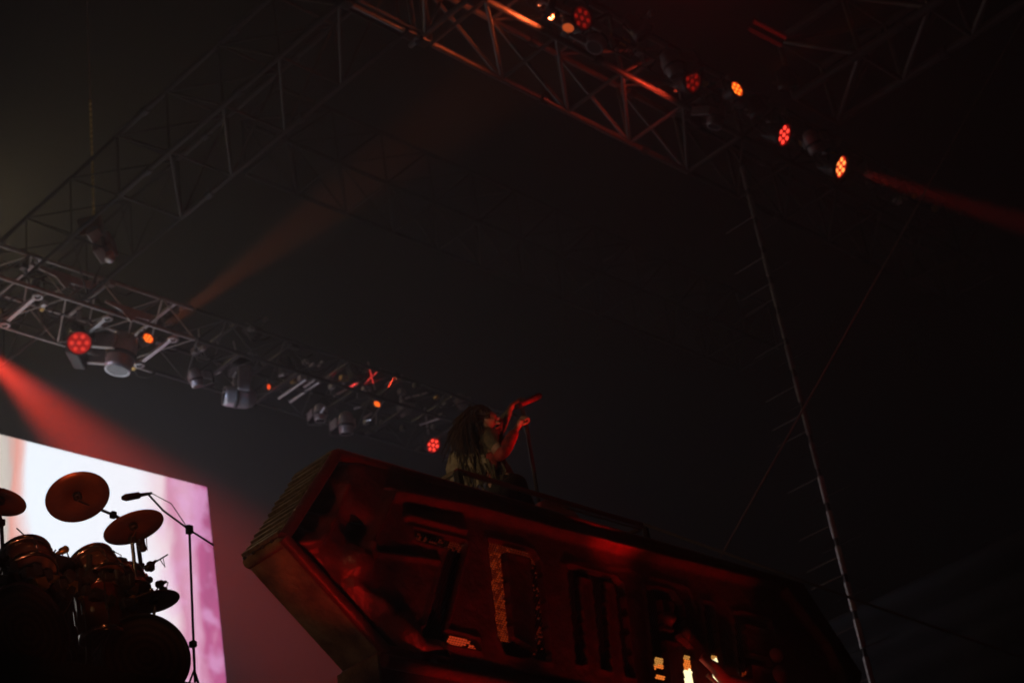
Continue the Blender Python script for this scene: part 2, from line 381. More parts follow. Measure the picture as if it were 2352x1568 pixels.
def place(kind, state, p, aim, label, group, sc=1.0, roll=0, m='grey'):
    key = (kind, state, m)
    if key in PROTO: t = clone(PROTO[key])
    else:
        t = make_par(state) if kind == 'par' else make_head(state, m) if kind == 'head' else make_strip()
        PROTO[key] = t
    t.location = p; t.scale = (sc,) * 3
    t.rotation_mode = 'QUATERNION'
    z = -Vector(aim).normalized(); up = Vector((0, 0, 1)); x = up.cross(z)
    x = x.normalized() if x.length > .05 else Vector((1, 0, 0)); y = z.cross(x)
    t.rotation_quaternion = (Matrix((x, y, z)).transposed() @ Matrix.Rotation(R(roll), 3, 'Z')).to_quaternion()
    t['label'] = label; t['group'] = group
    return t
def beam(t, aim, col, power, ang, name='beam', r=.08, blend=.5):
    l = bpy.data.lights.new(name, 'SPOT'); l.color = col; l.energy = power; l.spot_size = R(ang); l.spot_blend = blend; l.shadow_soft_size = r
    o = bpy.data.objects.new(name, l); COL.objects.link(o)
    a = Vector(aim).normalized(); o.rotation_mode = 'QUATERNION'
    bpy_rot = t.rotation_quaternion.to_matrix(); loc = (a * .24)
    o.parent = t; o.location = bpy_rot.transposed() @ loc / t.scale[0]
    o.rotation_quaternion = (bpy_rot.transposed() @ a.to_track_quat('-Z', 'Y').to_matrix()).to_quaternion()
def toward(p, px, py, Y): return (PY(px, py, Y) - Vector(p)).normalized()
def camdir(x, y, z): return ROT @ Vector((x, y, z))       # direction given as right, up, towards viewer
G1 = 'red lamps hung under the right roof truss'; G2 = 'lamps on the left lighting truss'
Zl = 16.75
# right row
lr = [  # px, py, state, label, kind, aim(cam), scale
    (1930, 383, 'hot', 'brightest red LED lamp, lowest right of the right row', 'par', (.80, -.25, .62), 1.15),
    (1800, 310, 'red', 'bright red LED lamp with separate dots, second from the right end', 'par', (.72, -.25, .62), 1.1),
    (1692, 205, 'orange', 'glowing orange lamp in the middle of the right row', 'par', (.60, .35, .70), .75),
    (1590, 187, 'dim', 'very dim red LED lamp left of the glowing orange one', 'par', (.65, -.1, .75), 1.05),
    (1337, 42, 'dim', 'very dim red LED lamp at the top edge left of the strip lamp', 'par', (.6, .1, .8), 1.05),
    (1309, 50, 'amber', 'orange lit lamp beside the dim red one at the top edge', 'head', (-.2, -.75, .6), .75),
    (1374, 92, 'off', 'dark lamp with an orange lit edge under the top left of the right row', 'head', (-.3, -.6, .5), 1.0),
    (1480, 75, 'off', 'dark lamp right of the two orange lit ones at the top', 'par', (.5, -.5, .2), 1.0),
    (1545, 150, 'off', 'unlit black lamp up and left of the very dim red lens', 'head', (.3, -.7, .2), 1.0),
    (1645, 270, 'off', 'unlit lamp hanging low left of the glowing orange one', 'head', (-.2, -.8, .2), .9),
    (1745, 262, 'off', 'unlit lamp between the orange lamp and the dotted red lamp', 'par', (.3, -.7, .1), .9),
    (1868, 330, 'off', 'unlit lamp between the two brightest red lamps', 'head', (.3, -.7, .1), .9),
    (1810, 200, 'off', 'unlit lamp above the dotted red lamp', 'par', (.2, -.8, .1), .9),
]
for px, py, st, lab, kind, aim, sc in lr:
    p = PZ(px, py, Zl); a = camdir(*aim)
    t = place(kind, st, p, a, lab, G1, sc)
    if st == 'hot': a2 = (PY(2600, 590, 9.0) - p).normalized(); beam(t, a2, (1, .02, .01), 14000, 8)
    if px == 1590: beam(t, camdir(-.75, -.25, -.5), (1, .07, .03), 160, 130)  # added red wash turned on the truss, not along the lens
    if st == 'amber': beam(t, camdir(-.8, .25, -.2), (1, .14, .04), 550, 120)
    if st == 'orange': beam(t, camdir(.80, .46, .3), (1, .16, .02), 900, 10)
p = PZ(1763, 78, 16.9); place('strip', '', p, camdir(.1, -.5, .8), 'pair of dull red light bars under the upper right truss', 'strip lamps', .85, 35)
p = PZ(2025, 170, 16.9)
# pipe the row hangs on
pa, pb = PZ(1230, -10, 17.1), PZ(2060, 420, 17.1)
ry = 11.15
pipe = thing('lighting_bar', 'long dark pipe carrying the right row of red lamps', 'lighting bar', (14, ry, 17.1))
for dz in (0, .45): MB().tube([(13.5, ry, 17.1 + dz), (24, ry, 17.1 + dz)], .028, 8).obj('pipe', M['darkmetal'], pipe)
for k in range(26): MB().tube([(13.6 + .4 * k, ry, 17.1), (13.8 + .4 * k, ry, 17.55)], .012, 6).obj('brace', M['darkmetal'], pipe)
for k in range(40):  # boxes added as small highlights along the pipe
    x = 14.0 + .24 * k + random.uniform(-.15, .15)
    MB().box((x, ry + random.uniform(-.1, .1), 17.1 + random.uniform(-.12, .1)), (random.uniform(.05, .18), .10, random.uniform(.04, .12))).obj('glint_box', random.choice((M['grey'], M['silver'], M['gold'], M['darkmetal'], M['dark'])), pipe, .01)
    MB().tube([(x, ry, 17.05), (x + .15, ry + .05, 16.85), (x + .4, ry, 16.8), (x + .6, ry, 17.05)], .012, 6).obj('cable_loop', M['dark'], pipe)
# left row, on the lighting truss
ll = [
    (182, 787, 'red2', 'round red LED lamp at the far left under the lighting truss', 'par', (.25, -.25, .9), 1.2, 'grey'),
    (340, 777, 'orange', 'orange glowing lamp throwing a beam up to the right', 'par', (.55, .45, .6), .62, 'grey'),
    (278, 815, 'off', 'big round dark moving lamp with a pale lower rim', 'head', (-.1, -.8, .45), 1.7, 'silver'),
    (450, 870, 'off', 'small pale lamp at the lower end of the bright truss section', 'head', (.25, -.9, .2), .8, 'silver'),
    (545, 912, 'off', 'long pale moving lamp lying sideways under the truss', 'head', (-.95, .12, .3), 1.35, 'silver'),
    (617, 888, 'spark', 'tiny red spark of a lamp right of the long pale lamp', 'par', (.8, .05, .5), .33, 'grey'),
    (735, 950, 'off', 'pale moving lamp pointing down left of the vertical silver one', 'head', (.1, -.9, .4), .8, 'silver'),
    (795, 975, 'off', 'vertical silver moving lamp hanging lowest in the middle', 'head', (.05, -.95, .3), 1.0, 'silver'),
    (866, 928, 'orange2', 'orange glowing lamp right of the silver moving lamps', 'par', (.5, .55, .6), .45, 'grey'),
    (912, 866, 'spark', 'small flat orange lamp above the glowing one', 'par', (.2, -.8, .4), .35, 'grey'),
    (995, 1022, 'red', 'red LED lamp with separate dots left of the singer', 'par', (.55, -.2, .8), .95, 'grey'),
    (930, 940, 'off', 'unlit lamp above and left of the dotted red lamp by the singer', 'head', (.2, -.9, .1), .8, 'grey'),
    (1060, 925, 'off', 'unlit lamp right behind the singer\'s hair', 'head', (.2, -.9, .1), .8, 'grey'),
    (660, 860, 'off', 'unlit dark lamp in the middle of the left row', 'par', (.1, -.8, .3), 1.0, 'grey'),
    (590, 770, 'off', 'unlit lamp on the upper side of the lighting truss', 'par', (.5, -.5, .3), .9, 'grey'),
    (555, 850, 'off', 'small unlit lamp above the long pale lamp', 'head', (.4, -.8, .3), .7, 'grey'),
    (395, 740, 'off', 'unlit lamp in the truss right of the orange beam source', 'par', (.4, -.5, .3), .8, 'grey'),
    (820, 870, 'off', 'unlit dark lamp above the silver moving lamps', 'par', (.3, -.8, .3), .9, 'grey'),
]
LENS['red2'] = em('lens_even_red', (1, .02, .015), .36); CELL['red2'] = em('cell_even_red', (1, .05, .03), .8)
LENS['spark'] = em('lens_spark', (1, .06, .01), .9); CELL['spark'] = em('cell_spark', (1, .10, .02), 1.6)
LENS['orange2'] = LENS['spark']; CELL['orange2'] = CELL['orange']
for px, py, st, lab, kind, aim, sc, m in ll:
    p = PY(px, py, 20.7); a = camdir(*aim)
    t = place(kind, st, p, a, lab, G2, sc, m=m)
    if lab.startswith('orange glowing lamp throwing'): beam(t, PY(800, 440, 19) - p, (1, .19, .03), 13000, 12)
    if lab.startswith('tiny red spark'): beam(t, PY(1100, 840, 20) - p, (1, .03, .02), 500, 12)
    if lab.startswith('orange glowing lamp right'): beam(t, PY(915, 860, 20) - p, (1, .06, .02), 150, 14)
# red uplights standing on the stage in front of the podium, below the frame
for k, (x, y, tgt, pw, an) in enumerate(((8.9, 7.75, (9.2, 9.0, 7.05), 330, 20), (10.4, 7.75, (10.6, 9.0, 7.05), 280, 20), (11.9, 7.75, (12.2, 9.0, 7.0), 270, 20), (12.6, 5.4, (10.75, 9.5, 8.95), 2600, 7), (6.6, 6.9, (7.95, 9.0, 6.95), 330, 13))):
    p = Vector((x, y, 2.45)); a = Vector(tgt) - p
    t = place('par', 'hot', p, a, ['red uplight on the stage below the letter Z of the podium', 'red uplight on the stage below the letter M of the podium', 'red uplight on the stage below the last letters of the podium', 'red uplight on the stage aimed at the singer', 'red uplight on the stage below the left point of the podium'][k], 'red uplights on the stage', 1.1)
    beam(t, a, (1, .016, .010), pw, an, r=.1, blend=.8)
for k, (x, tgt, pw, c_) in enumerate(((4.5, (6.6, 10, 7.0), 60, (1, .22, .06)), (2.6, (6.6, 10, 7.6), 900, (1, .20, .08)))):  # unseen amber lights added to brighten the drums and cymbals
    p = Vector((x, 5.5 if k == 0 else 4.0, 15.0 if k == 0 else 2.45)); a = Vector(tgt) - p
    t = place('par', 'orange', p, a, ['added amber light above the top edge aimed at the drums', 'added warm uplight on the stage front edge aimed at the cymbals'][k], 'added lights for the drum kit', 1.1)
    beam(t, a, c_, pw, 16 if k == 0 else 9)
# lamps further along the same truss, beyond the left edge, whose beams enter the picture
off = [
    (-75, 772, 'hot', (1, .05, .025), 300000, 17.5, (290, 1125, 25.5), 'bright red lamp further left on the lighting truss'),
    (-90, 765, 'red', (1, .05, .03), 60, 9, (420, 790, 20.0), 'second red lamp further left on the lighting truss'),
]
for px, py, st, col, pw, an, tg, lab in off:
    p = PY(px, py, 20.7); a = PY(*tg) - p
    t = place('par', st, p, a, lab, G2, 1.1); beam(t, a, col, pw, an, blend=1.0)
p = PZ(1560, -190, 17.2); t = place('par', 'hot', p, Vector((-.2, .25, -1)), 'added wide red light above the top edge over the middle of the stage', G1, 1.2)
beam(t, Vector((-.2, .25, -1)), (1, .06, .06), 55, 140)  # unseen wide light added to redden the smoke and trusses
# white blinder beyond the left edge: lights the smoke warm
bp_ = PY(-150, 430, 28.0)
t = place('head', 'orange', bp_, (0.5, -.6, -.4), 'warm white flood lamp beyond the left edge', G2, 1.6)
beam(t, (0.5, -.5, -.75), (1, .74, .36), 420, 140, r=.3)
cp = PY(-60, 860, 21.5)
t = place('head', 'orange', cp, PY(820, 1010, 19.5) - cp, 'cool white lamp beyond the left edge lighting the smoke under the truss', G2, 1.4)
beam(t, PY(820, 1010, 19.5) - cp, (.55, .68, 1), 1300, 34, r=.2, blend=1)
# warm side lamp from stage left that picks out the podium's side
bp_ = Vector((.5, 7.6, 6.9)); sdt = (Vector((8.0, 9.4, 7.4)) - bp_)
t = place('head', 'orange', bp_, sdt, 'warm side lamp far out on the left aimed at the podium side', 'side lamps on the left mast', 1.4)
beam(t, sdt, (1, .52, .22), 240, 21, r=.15)
p = Vector((.5, 7.2, 7.5)); sdt = Vector((10.75, 9.6, 8.65)) - p
t = place('head', 'orange', p, sdt, 'added narrow warm light far out on the left aimed at the singer', 'side lamps on the left mast', 1.2)
beam(t, sdt, (1, .66, .36), 420, 7.5, r=.1)  # unseen light added to warm the jacket and the rail
tag(MB().tube([(.4, 7.6, 2), (.4, 7.6, 8)], .05, 8).obj('lamp_mast', M['darkmetal']), 'dark pole carrying the side lamp far out on the left', 'pole')

# ------------------------------------------------------------------ chain hoist
hp = PY(232, 565, 19)
ho = thing('chain_hoist', 'chain hoist motor hanging on its chain above the lighting truss', 'hoist', hp)
tilt = ROT @ Matrix.Rotation(R(28), 3, 'Z') @ Matrix.Rotation(R(35), 3, 'X')
def hpt(px, py, dy=0): return PY(px, py, 19 + dy)
MB().box(hpt(240, 568), (.30, .28, .42), tilt).obj('motor_body', M['grey'], ho, .03)
MB().box(hpt(222, 545), (.20, .3, .14), tilt).obj('gear_cover', M['silver'], ho, .02)
MB().lathe(hpt(252, 590, -.15), tilt @ Vector((0, 0, 1)), [(-.1, .07), (.05, .08), (.06, 0)], 16).obj('end_cap', M['silver'], ho)
MB().box(hpt(240, 560, -.16), (.05, .1, .34), tilt).obj('side_rib', M['darkmetal'], ho)
MB().box(hpt(208, 517), (.36, .25, .12), ROT @ Matrix.Rotation(R(14), 3, 'Z')).obj('hook_block', M['rust'], ho, .02)
MB().tube([hpt(215, 525), hpt(228, 545)], .02).obj('hook', M['darkmetal'], ho)
top = Vector((hpt(216, 505).x, 19, 22)); bot = hpt(216, 507); k = 0; zc = bot.z
while zc < 19.8:
    MB().tube([(bot.x, 19, zc), (bot.x, 19, zc + .075)], .022, 6).obj('chain_link', M['gold'], ho); zc += .105
MB().tube([(bot.x, 19, zc), (bot.x, 19, 22)], .012, 6).obj('chain', M['cable'], ho)

# ------------------------------------------------------------------ podium
YP = 9.0
def q(px, py): p = PY(px, py, YP); return (p.x, p.z)
def qo(px, py): p = PY(px, py, YP + .10); return (p.x, p.z)
outl = [qo(770, 1045), qo(648, 1236), qo(882, 1496)]
xl_, zl_ = outl[1]; zb_ = outl[2][1]; zt_ = outl[0][1]
tr = qo(1832, 1345); outl[0] = (outl[0][0], zt_)
poly = [outl[0], outl[1], outl[2], (tr[0] + .05, zb_), (tr[0] + .62, zl_), (tr[0], zt_)]
PD = PZ(685, 1100, zt_).y - YP - .10
pod = thing('stage_podium', 'dark red sculpted podium with big ZOMBIE letters and slatted metal side', 'podium', (11, YP, 2.0))
def inpoly(X, Z):
    ins = np.zeros(X.shape, bool); n = len(poly)
    for i in range(n):
        x1, z1 = poly[i]; x2, z2 = poly[(i + 1) % n]
        c = ((z1 > Z) != (z2 > Z)) & (X < (x2 - x1) * (Z - z1) / (z2 - z1 + 1e-12) + x1); ins ^= c
    return ins
def dseg(X, Z, a, b):
    ax, az = a; bx, bz = b; dx, dz = bx - ax, bz - az
    t = np.clip(((X - ax) * dx + (Z - az) * dz) / (dx * dx + dz * dz), 0, 1)
    return np.hypot(X - ax - t * dx, Z - az - t * dz)
def dline(X, Z, pts): return np.min([dseg(X, Z, pts[i], pts[i + 1]) for i in range(len(pts) - 1)], axis=0)
st = .014
gx = np.arange(poly[1][0] - .02, poly[4][0] + .02, st); gz = np.arange(zb_ - .02, zt_ + .02, st)
X, Z = np.meshgrid(gx, gz)
rel = np.zeros(X.shape)                         # positive = towards the viewer
ridge = [q(845, 1250), q(893, 1137), q(1060, 1168), q(1450, 1268), q(1790, 1352), q(1888, 1478), q(1930, 1560)]
dR = dline(X, Z, ridge); dO = dline(X, Z, poly + [poly[0]]); dT = dseg(X, Z, poly[0], poly[5]); dL = dline(X, Z, poly[0:3])
inner = np.zeros(X.shape, bool); rpl = ridge + [q(1960, 1750), q(800, 1500)]
for i in range(len(rpl)):
    (x1, z1), (x2, z2) = rpl[i], rpl[(i + 1) % len(rpl)]
    inner ^= ((z1 > Z) != (z2 > Z)) & (X < (x2 - x1) * (Z - z1) / (z2 - z1 + 1e-12) + x1)
wT = np.clip((dL - .10) / .3, 0, 1)
rel += np.where(inner, .095 * np.exp(-(dR / .030) ** 2), .095 * np.exp(-(dR / .032) ** 2))      # sharp upper face, soft lower face
rel += np.where(inner, 0, wT * (-.05 * dR / (dR + dT + 1e-6)) * (1 - np.exp(-(dR / .03) ** 2)))   # overhanging brow above the ridge
rel += -.15 * np.exp(-(dL / .13) ** 2) - .08 * np.exp(-(dO / .05) ** 2) * (1 - wT)
arm = [q(655, 1232), q(735, 1243), q(785, 1160), q(800, 1110)]
rel += .06 * np.exp(-(dline(X, Z, arm) / .03) ** 2)
for c, r_, h in ((q(822, 1292), .12, .11), (q(850, 1268), .05, .06), (q(770, 1330), .10, .05), (q(930, 1440), .12, .05), (q(1000, 1500), .10, .05), (q(880, 1390), .09, .04), (q(760, 1130), .16, -.12), (q(820, 1205), .14, -.07), (q(735, 1195), .08, -.06)):
    rel += h * np.exp(-((np.hypot(X - c[0], Z - c[1]) / r_) ** 4))
rel += .035 * np.exp(-(dline(X, Z, [q(865, 1272), q(960, 1283), q(1005, 1290)]) / .018) ** 2)
rel += .055 * np.exp(-(dline(X, Z, [q(932, 1188), q(1064, 1223)]) / .02) ** 2)     # lip over the Z
rel += .05 * np.exp(-(dline(X, Z, [q(820, 1340), q(960, 1480), q(1020, 1510)]) / .05) ** 2)
rel += .012 * np.exp(-(dline(X, Z, [q(1290, 1295), q(1440, 1305), q(1470, 1320)]) / .02) ** 2)
rel += .018 * np.exp(-(dline(X, Z, [q(1495, 1325), q(1580, 1350), q(1600, 1400)]) / .02) ** 2)
rel += .06 * np.exp(-((np.hypot(X - q(1535, 1420)[0], Z - q(1535, 1420)[1]) / .05) ** 4))
rel += .06 * np.exp(-((np.hypot(X - q(1578, 1458)[0], Z - q(1578, 1458)[1]) / .05) ** 4))
for i in range(X.shape[0]):
    for j in range(X.shape[1]):
        v = Vector((X[i, j] * 3.0, Z[i, j] * 3.0, 1.3)); rel[i, j] += .009 * noise.noise(v) + .005 * noise.noise(v * 3.1) + .0025 * noise.noise(v * 8)
# letter channels, measured on the front plane
LET = {
    'Z': [[(945, 1212), (1068, 1243), (1062, 1268), (952, 1240)], [(1030, 1252), (1070, 1250), (1020, 1452), (972, 1452)], [(968, 1440), (1020, 1448), (1098, 1468), (1100, 1494), (962, 1466)]],
    'O': [[(1117, 1240), (1156, 1248), (1176, 1464), (1141, 1462)], [(1120, 1238), (1222, 1264), (1240, 1290), (1152, 1268)], [(1215, 1268), (1238, 1290), (1264, 1516), (1232, 1512)], [(1141, 1462), (1176, 1464), (1240, 1500), (1262, 1520), (1158, 1500)]],
    'M': [[(1300, 1300), (1326, 1306), (1344, 1526), (1320, 1524)], [(1356, 1318), (1385, 1325), (1402, 1540), (1377, 1536)], [(1408, 1332), (1428, 1340), (1456, 1556), (1434, 1552)], [(1300, 1298), (1414, 1326), (1428, 1345), (1326, 1322)]],
    'B': [[(1482, 1345), (1512, 1354), (1540, 1600), (1508, 1600)], [(1500, 1348), (1545, 1358), (1553, 1382), (1504, 1370)], [(1545, 1360), (1566, 1390), (1572, 1440), (1552, 1462), (1542, 1440), (1546, 1390)], [(1518, 1446), (1556, 1455), (1570, 1476), (1524, 1466)], [(1560, 1462), (1590, 1490), (1604, 1600), (1572, 1600), (1566, 1500)], [(1534, 1592), (1604, 1606), (1590, 1625), (1530, 1612)]],
    'I': [[(1613, 1382), (1636, 1386), (1672, 1630), (1644, 1626)]],
    'E': [[(1682, 1405), (1704, 1408), (1738, 1650), (1712, 1645)], [(1695, 1405), (1768, 1424), (1774, 1446), (1700, 1428)], [(1708, 1500), (1764, 1514), (1768, 1534), (1712, 1522)], [(1728, 1620), (1800, 1640), (1802, 1662), (1732, 1645)]],
}
def inp(X, Z, pl):
    ins = np.zeros(np.shape(X), bool); n = len(pl)
    for i in range(n):
        x1, z1 = pl[i]; x2, z2 = pl[(i + 1) % n]
        ins ^= ((z1 > Z) != (z2 > Z)) & (X < (x2 - x1) * (Z - z1) / (z2 - z1 + 1e-12) + x1)
    return ins
LETq = {k: [[q(*p) for p in s] for s in v] for k, v in LET.items()}
inl = np.zeros(X.shape, bool); dl = np.full(X.shape, 9.)
for k, v in LETq.items():
    for s in v:
        inl |= inp(X, Z, s); dl = np.minimum(dl, dline(X, Z, s + [s[0]]))
rel += np.where(~inl, .022 * np.exp(-(dl / .03) ** 2), 0)
rel = np.where(inl, -.05 - .0 * rel, rel)
ins = inpoly(X, Z)
idx = -np.ones(X.shape, int); vs = []
for i in range(X.shape[0]):
    for j in range(X.shape[1]):
        if ins[i, j]: idx[i, j] = len(vs); vs.append((X[i, j], YP - rel[i, j], Z[i, j]))
fs = []
for i in range(X.shape[0] - 1):
    for j in range(X.shape[1] - 1):
        a = (idx[i, j], idx[i, j + 1], idx[i + 1, j + 1], idx[i + 1, j])
        if min(a) >= 0: fs.append(a)
MB().add(vs, fs, True).obj('front_relief', M['red'], pod)
# rounded rim
rp = [(x, YP + .08, z) for x, z in poly]
for i in range(6):
    MB().tube([rp[i], rp[(i + 1) % 6]], .045, 14).obj('rim', M['red'], pod)
# body behind the face: floor, back
pb = [Vector((x, YP + .10, z)) for x, z in poly]
b = MB(); ctr = Vector((sum(p.x for p in pb) / 6, YP, sum(p.z for p in pb) / 6))
b.prism([p.lerp(Vector((ctr.x, p.y, ctr.z)), .06) + Vector((0, .17, 0)) for p in pb[0:6]], (0, .04, 0)); b.obj('front_wall', M['dark'], pod)
def sidew(i, m, name, th=.03):
    a, c = pb[i], pb[(i + 1) % 6]; d = (c - a).normalized(); nrm = Vector((0, 1, 0)).cross(d) * th
    if nrm.dot(a - ctr) < 0: nrm = -nrm
    return MB().prism([a, c, c + Vector((0, PD, 0)), a + Vector((0, PD, 0))], nrm * -1).obj(name, m, pod)
sidew(1, M['rust'], 'lower_side_sheet'); sidew(2, M['dark'], 'underside'); sidew(3, M['red'], 'right_side'); sidew(4, M['red'], 'right_side')
sidew(0, M['dark'], 'slat_backing')
MB().prism([p.lerp(Vector((ctr.x, p.y, ctr.z)), .03) + Vector((0, PD - .05, 0)) for p in pb[1:5]], (0, .04, 0)).obj('back_wall', M['dark'], pod)
# slats on the upper left side, each one a bar running front to back
a, c = Vector(pb[0]), Vector(pb[1]); d = (c - a); L_ = d.length; d.normalize()
nn = Vector((0, 1, 0)).cross(d)
if nn.dot(a - ctr) < 0: nn = -nn
rot = Matrix((d, Vector((0, 1, 0)), nn)).transposed(); ns = 13
for k in range(ns):
    p = a + d * (L_ * (k + .5) / ns) + nn * (.03 + random.uniform(-.006, .006)) + Vector((0, PD / 2, 0))
    MB().box(p, (L_ / ns * .72, PD - .02 + random.uniform(-.02, .02), .035), rot @ Matrix.Rotation(R(-12), 3, 'Y')).obj('slat', M['slat'], pod, .006)
# capping piece on the left point, with rivets
MB().tube([pb[1] + Vector((.035, 0, 0)), pb[1] + Vector((.035, PD, 0))], .045, 16).obj('corner_cap', M['rust'], pod)
for k in range(4): MB().lathe(pb[1] + Vector((-.008, .1 + k * PD / 4.2, .02)), (-1, 0, .2), [(0, .018), (.015, .014), (.02, 0)], 10).obj('rivet', M['darkmetal'], pod)
MB().tube([pb[0] + Vector((-.02, 0, .02)), pb[0] + Vector((-.02, PD, .02))], .02, 8).obj('edge_trim', M['slat'], pod)
# letters: black LED faces with real dots
def inletters(name, x, z): return any(inp(np.array(x), np.array(z), s) for s in LETq[name])
ledm = {'off': mat('led_dot_off', (.035, .030, .032), .25, 0, .2, 5), 'ember': em('led_dot_ember', (1, .09, .015), .12), 'emberlow': em('led_dot_ember_low', (1, .08, .02), .04),
        'orange': em('led_dot_orange', (1, .22, .03), .9), 'red': em('led_dot_red', (1, .08, .02), .35), 'yellow': em('led_dot_yellow', (1, .86, .45), 1.7), 'tan': em('led_dot_tan', (.9, .38, .08), .6)}
def projpx(x, z):
    c = ROT.transposed() @ (Vector((x, YP, z)) - CAM); return (1176 - c.x / c.z * F_PX, 784 + c.y / c.z * F_PX)
zone = [('Z', 'red', q(1035, 1476), q(1092, 1452)), ]
def state_of(name, x, z):
    # which diodes are lit on the front of each letter
    px, py = projpx(x, z); r = random.random()
    if name == 'Z':
        if 1036 < px < 1086 and py > 1452 and (py - 1480) * 50 < -(px - 1060) * 25 + 200: return 'red'
        if 1084 < px < 1100 and py > 1478: return 'red'
        if py < 1262: return 'emberlow' if r < .5 else 'off'
    if name == 'O':
        if px < 1180 and py < 1470: return 'ember' if r < .25 + .6 * (py - 1240) / 230 else 'emberlow'
        if px < 1235 and py < 1290: return 'emberlow'
        if px > 1220 and r < .2: return 'emberlow'
    if name == 'B':
        if px > 1560 and py > 1500: return 'tan' if py < 1510 else 'orange' if py < 1533 else 'yellow'
        if px < 1545 and 1506 < py < 1532: return 'tan' if py < 1522 else 'orange'
        if px < 1545 and 1546 < py < 1556: return 'orange'
    if name == 'I' and py > 1502: return 'yellow' if py > 1508 else 'tan'
    if name == 'E' and py > 1530 and int(py / 9) % 2: return 'ember'
    return 'off'
for name, strokes in LETq.items():
    b = MB()
    for k, s in enumerate(strokes): b.prism([(x, YP + .046 + .0015 * k, z) for x, z in s], (0, .01, 0))
    face = tag(b.obj('letter', M['ledface'], pod), 'capital letter ' + name + ' filled with LED dots')
    xs = [p[0] for s in strokes for p in s]; zs = [p[1] for s in strokes for p in s]
    groups = {}
    row = 0; z = min(zs) + .01
    while z < max(zs):
        x = min(xs) + (.014 if row % 2 else 0)
        while x < max(xs):
            if inletters(name, x, z): groups.setdefault(state_of(name, x, z), []).append((x, z))
            x += .028
        z += .020; row += 1
    for stt, pts in groups.items():
        b = MB(); h = .0095 if stt != 'yellow' else .0125
        for x, z in pts: b.box((x, YP + .038, z), (h * 1.7, .012, h * 1.25))
        tag(b.obj('led_dots', ledm[stt], face), kind='stuff')
# plinth under the hull
px0 = q(882, 1500)[0]
MB().box(((px0 + tr[0]) / 2, YP + PD / 2 + .05, (2.0 + zb_ - .02) / 2), (tr[0] - px0, PD + .02, zb_ - .02 - 2.0)).obj('plinth', M['red'], pod, .03)
MB().box((px0 - .012, YP + PD / 2 + .05, (2.0 + zb_ - .05) / 2), (.02, PD, zb_ - .06 - 2.0)).obj('plinth_side', M['rust'], pod)
MB().tube([(px0, YP + .0, zb_ - .12), (tr[0], YP + .0, zb_ - .12)], .05, 10).obj('plinth_moulding', M['red'], pod)
ZF = 7.42
MB().box(((poly[0][0] + tr[0]) / 2, YP + PD / 2 + .1, ZF - .03), (tr[0] - poly[0][0] - .1, PD + .1, .06)).obj('floor', M['deck'], pod)
# railing on top
YR = 9.3
ra = PY(1050, 1076, YR); rb = PY(1482, 1212, YR); zr = (ra.z + rb.z) / 2; ra.z = rb.z = zr
YB = PZ(1003, 1107, zr).y
rail = thing('podium_railing', 'square tube railing on top of the red podium', 'railing', (ra.x, YR, ZF))
cor = [Vector((ra.x, YR, zr)), Vector((rb.x, YR, zr)), Vector((rb.x, YB, zr)), Vector((ra.x, YB, zr))]
def bar(p, qq, w, m, nm): 
    d_ = (qq - p); MB().box((p + qq) / 2, (abs(d_.x) + w, abs(d_.y) + w, abs(d_.z) + w)).obj(nm, m, rail, .006)
bar(cor[0], cor[1] - Vector((.05, 0, 0)), .035, M['reddark'], 'front_rail')
bar(cor[0] + Vector((0, .04, 0)), cor[3], .036, M['slat'], 'side_rail'); bar(cor[1] + Vector((0, .04, 0)), cor[2], .036, M['brasstrim'], 'side_rail')
bar(cor[1] + Vector((-1.05, 0.03, -.03)), cor[1] + Vector((-.03, .03, -.03)), .016, M['brasstrim'], 'inner_rail')
for p, w in ((cor[0], .06), (cor[1], .045), (cor[2], .04), (cor[3], .04)):
    bar(Vector((p.x, p.y, ZF)), Vector((p.x, p.y, zr - .04)), w, M['darkmetal'], 'post')
# covered case by the rail
wp = [PY(*p, 9.42) for p in ((1243, 1150), (1262, 1142), (1290, 1146), (1326, 1178), (1350, 1212), (1352, 1290), (1232, 1270), (1234, 1190))]
tag(MB().prism(wp, (0, .35, 0)).obj('monitor_case', M['wedge'], bev=.02), 'rounded dull red case behind the railing right of the singer', 'speaker')
# red sculpted parts in front of the last letters
def qq3(px, py, dy=.0): return PY(px, py, YP - dy)
MB().tube([qq3(1610, 1508, .1), qq3(1640, 1530, .14), qq3(1665, 1560, .14), qq3(1710, 1572, .12), qq3(1750, 1590, .1)], [.03, .05, .06, .06, .04], 12).obj('red_horn', M['wedge'], pod)
MB().tube([qq3(1625, 1548, .2), qq3(1650, 1572, .2), qq3(1668, 1600, .2)], .016, 8).obj('white_stripe', M['bone'], pod)
bl = MB(); bl.lathe(qq3(1778, 1506, .12), (0, -1, 0), [(0, .06), (.03, .07), (.06, .055), (.09, .02), (.09, 0)], 20); bl.lathe(qq3(1786, 1550, .12), (0, -1, 0), [(0, .07), (.04, .085), (.07, .06), (.09, 0)], 20)
bl.obj('red_knob', M['wedge'], pod)
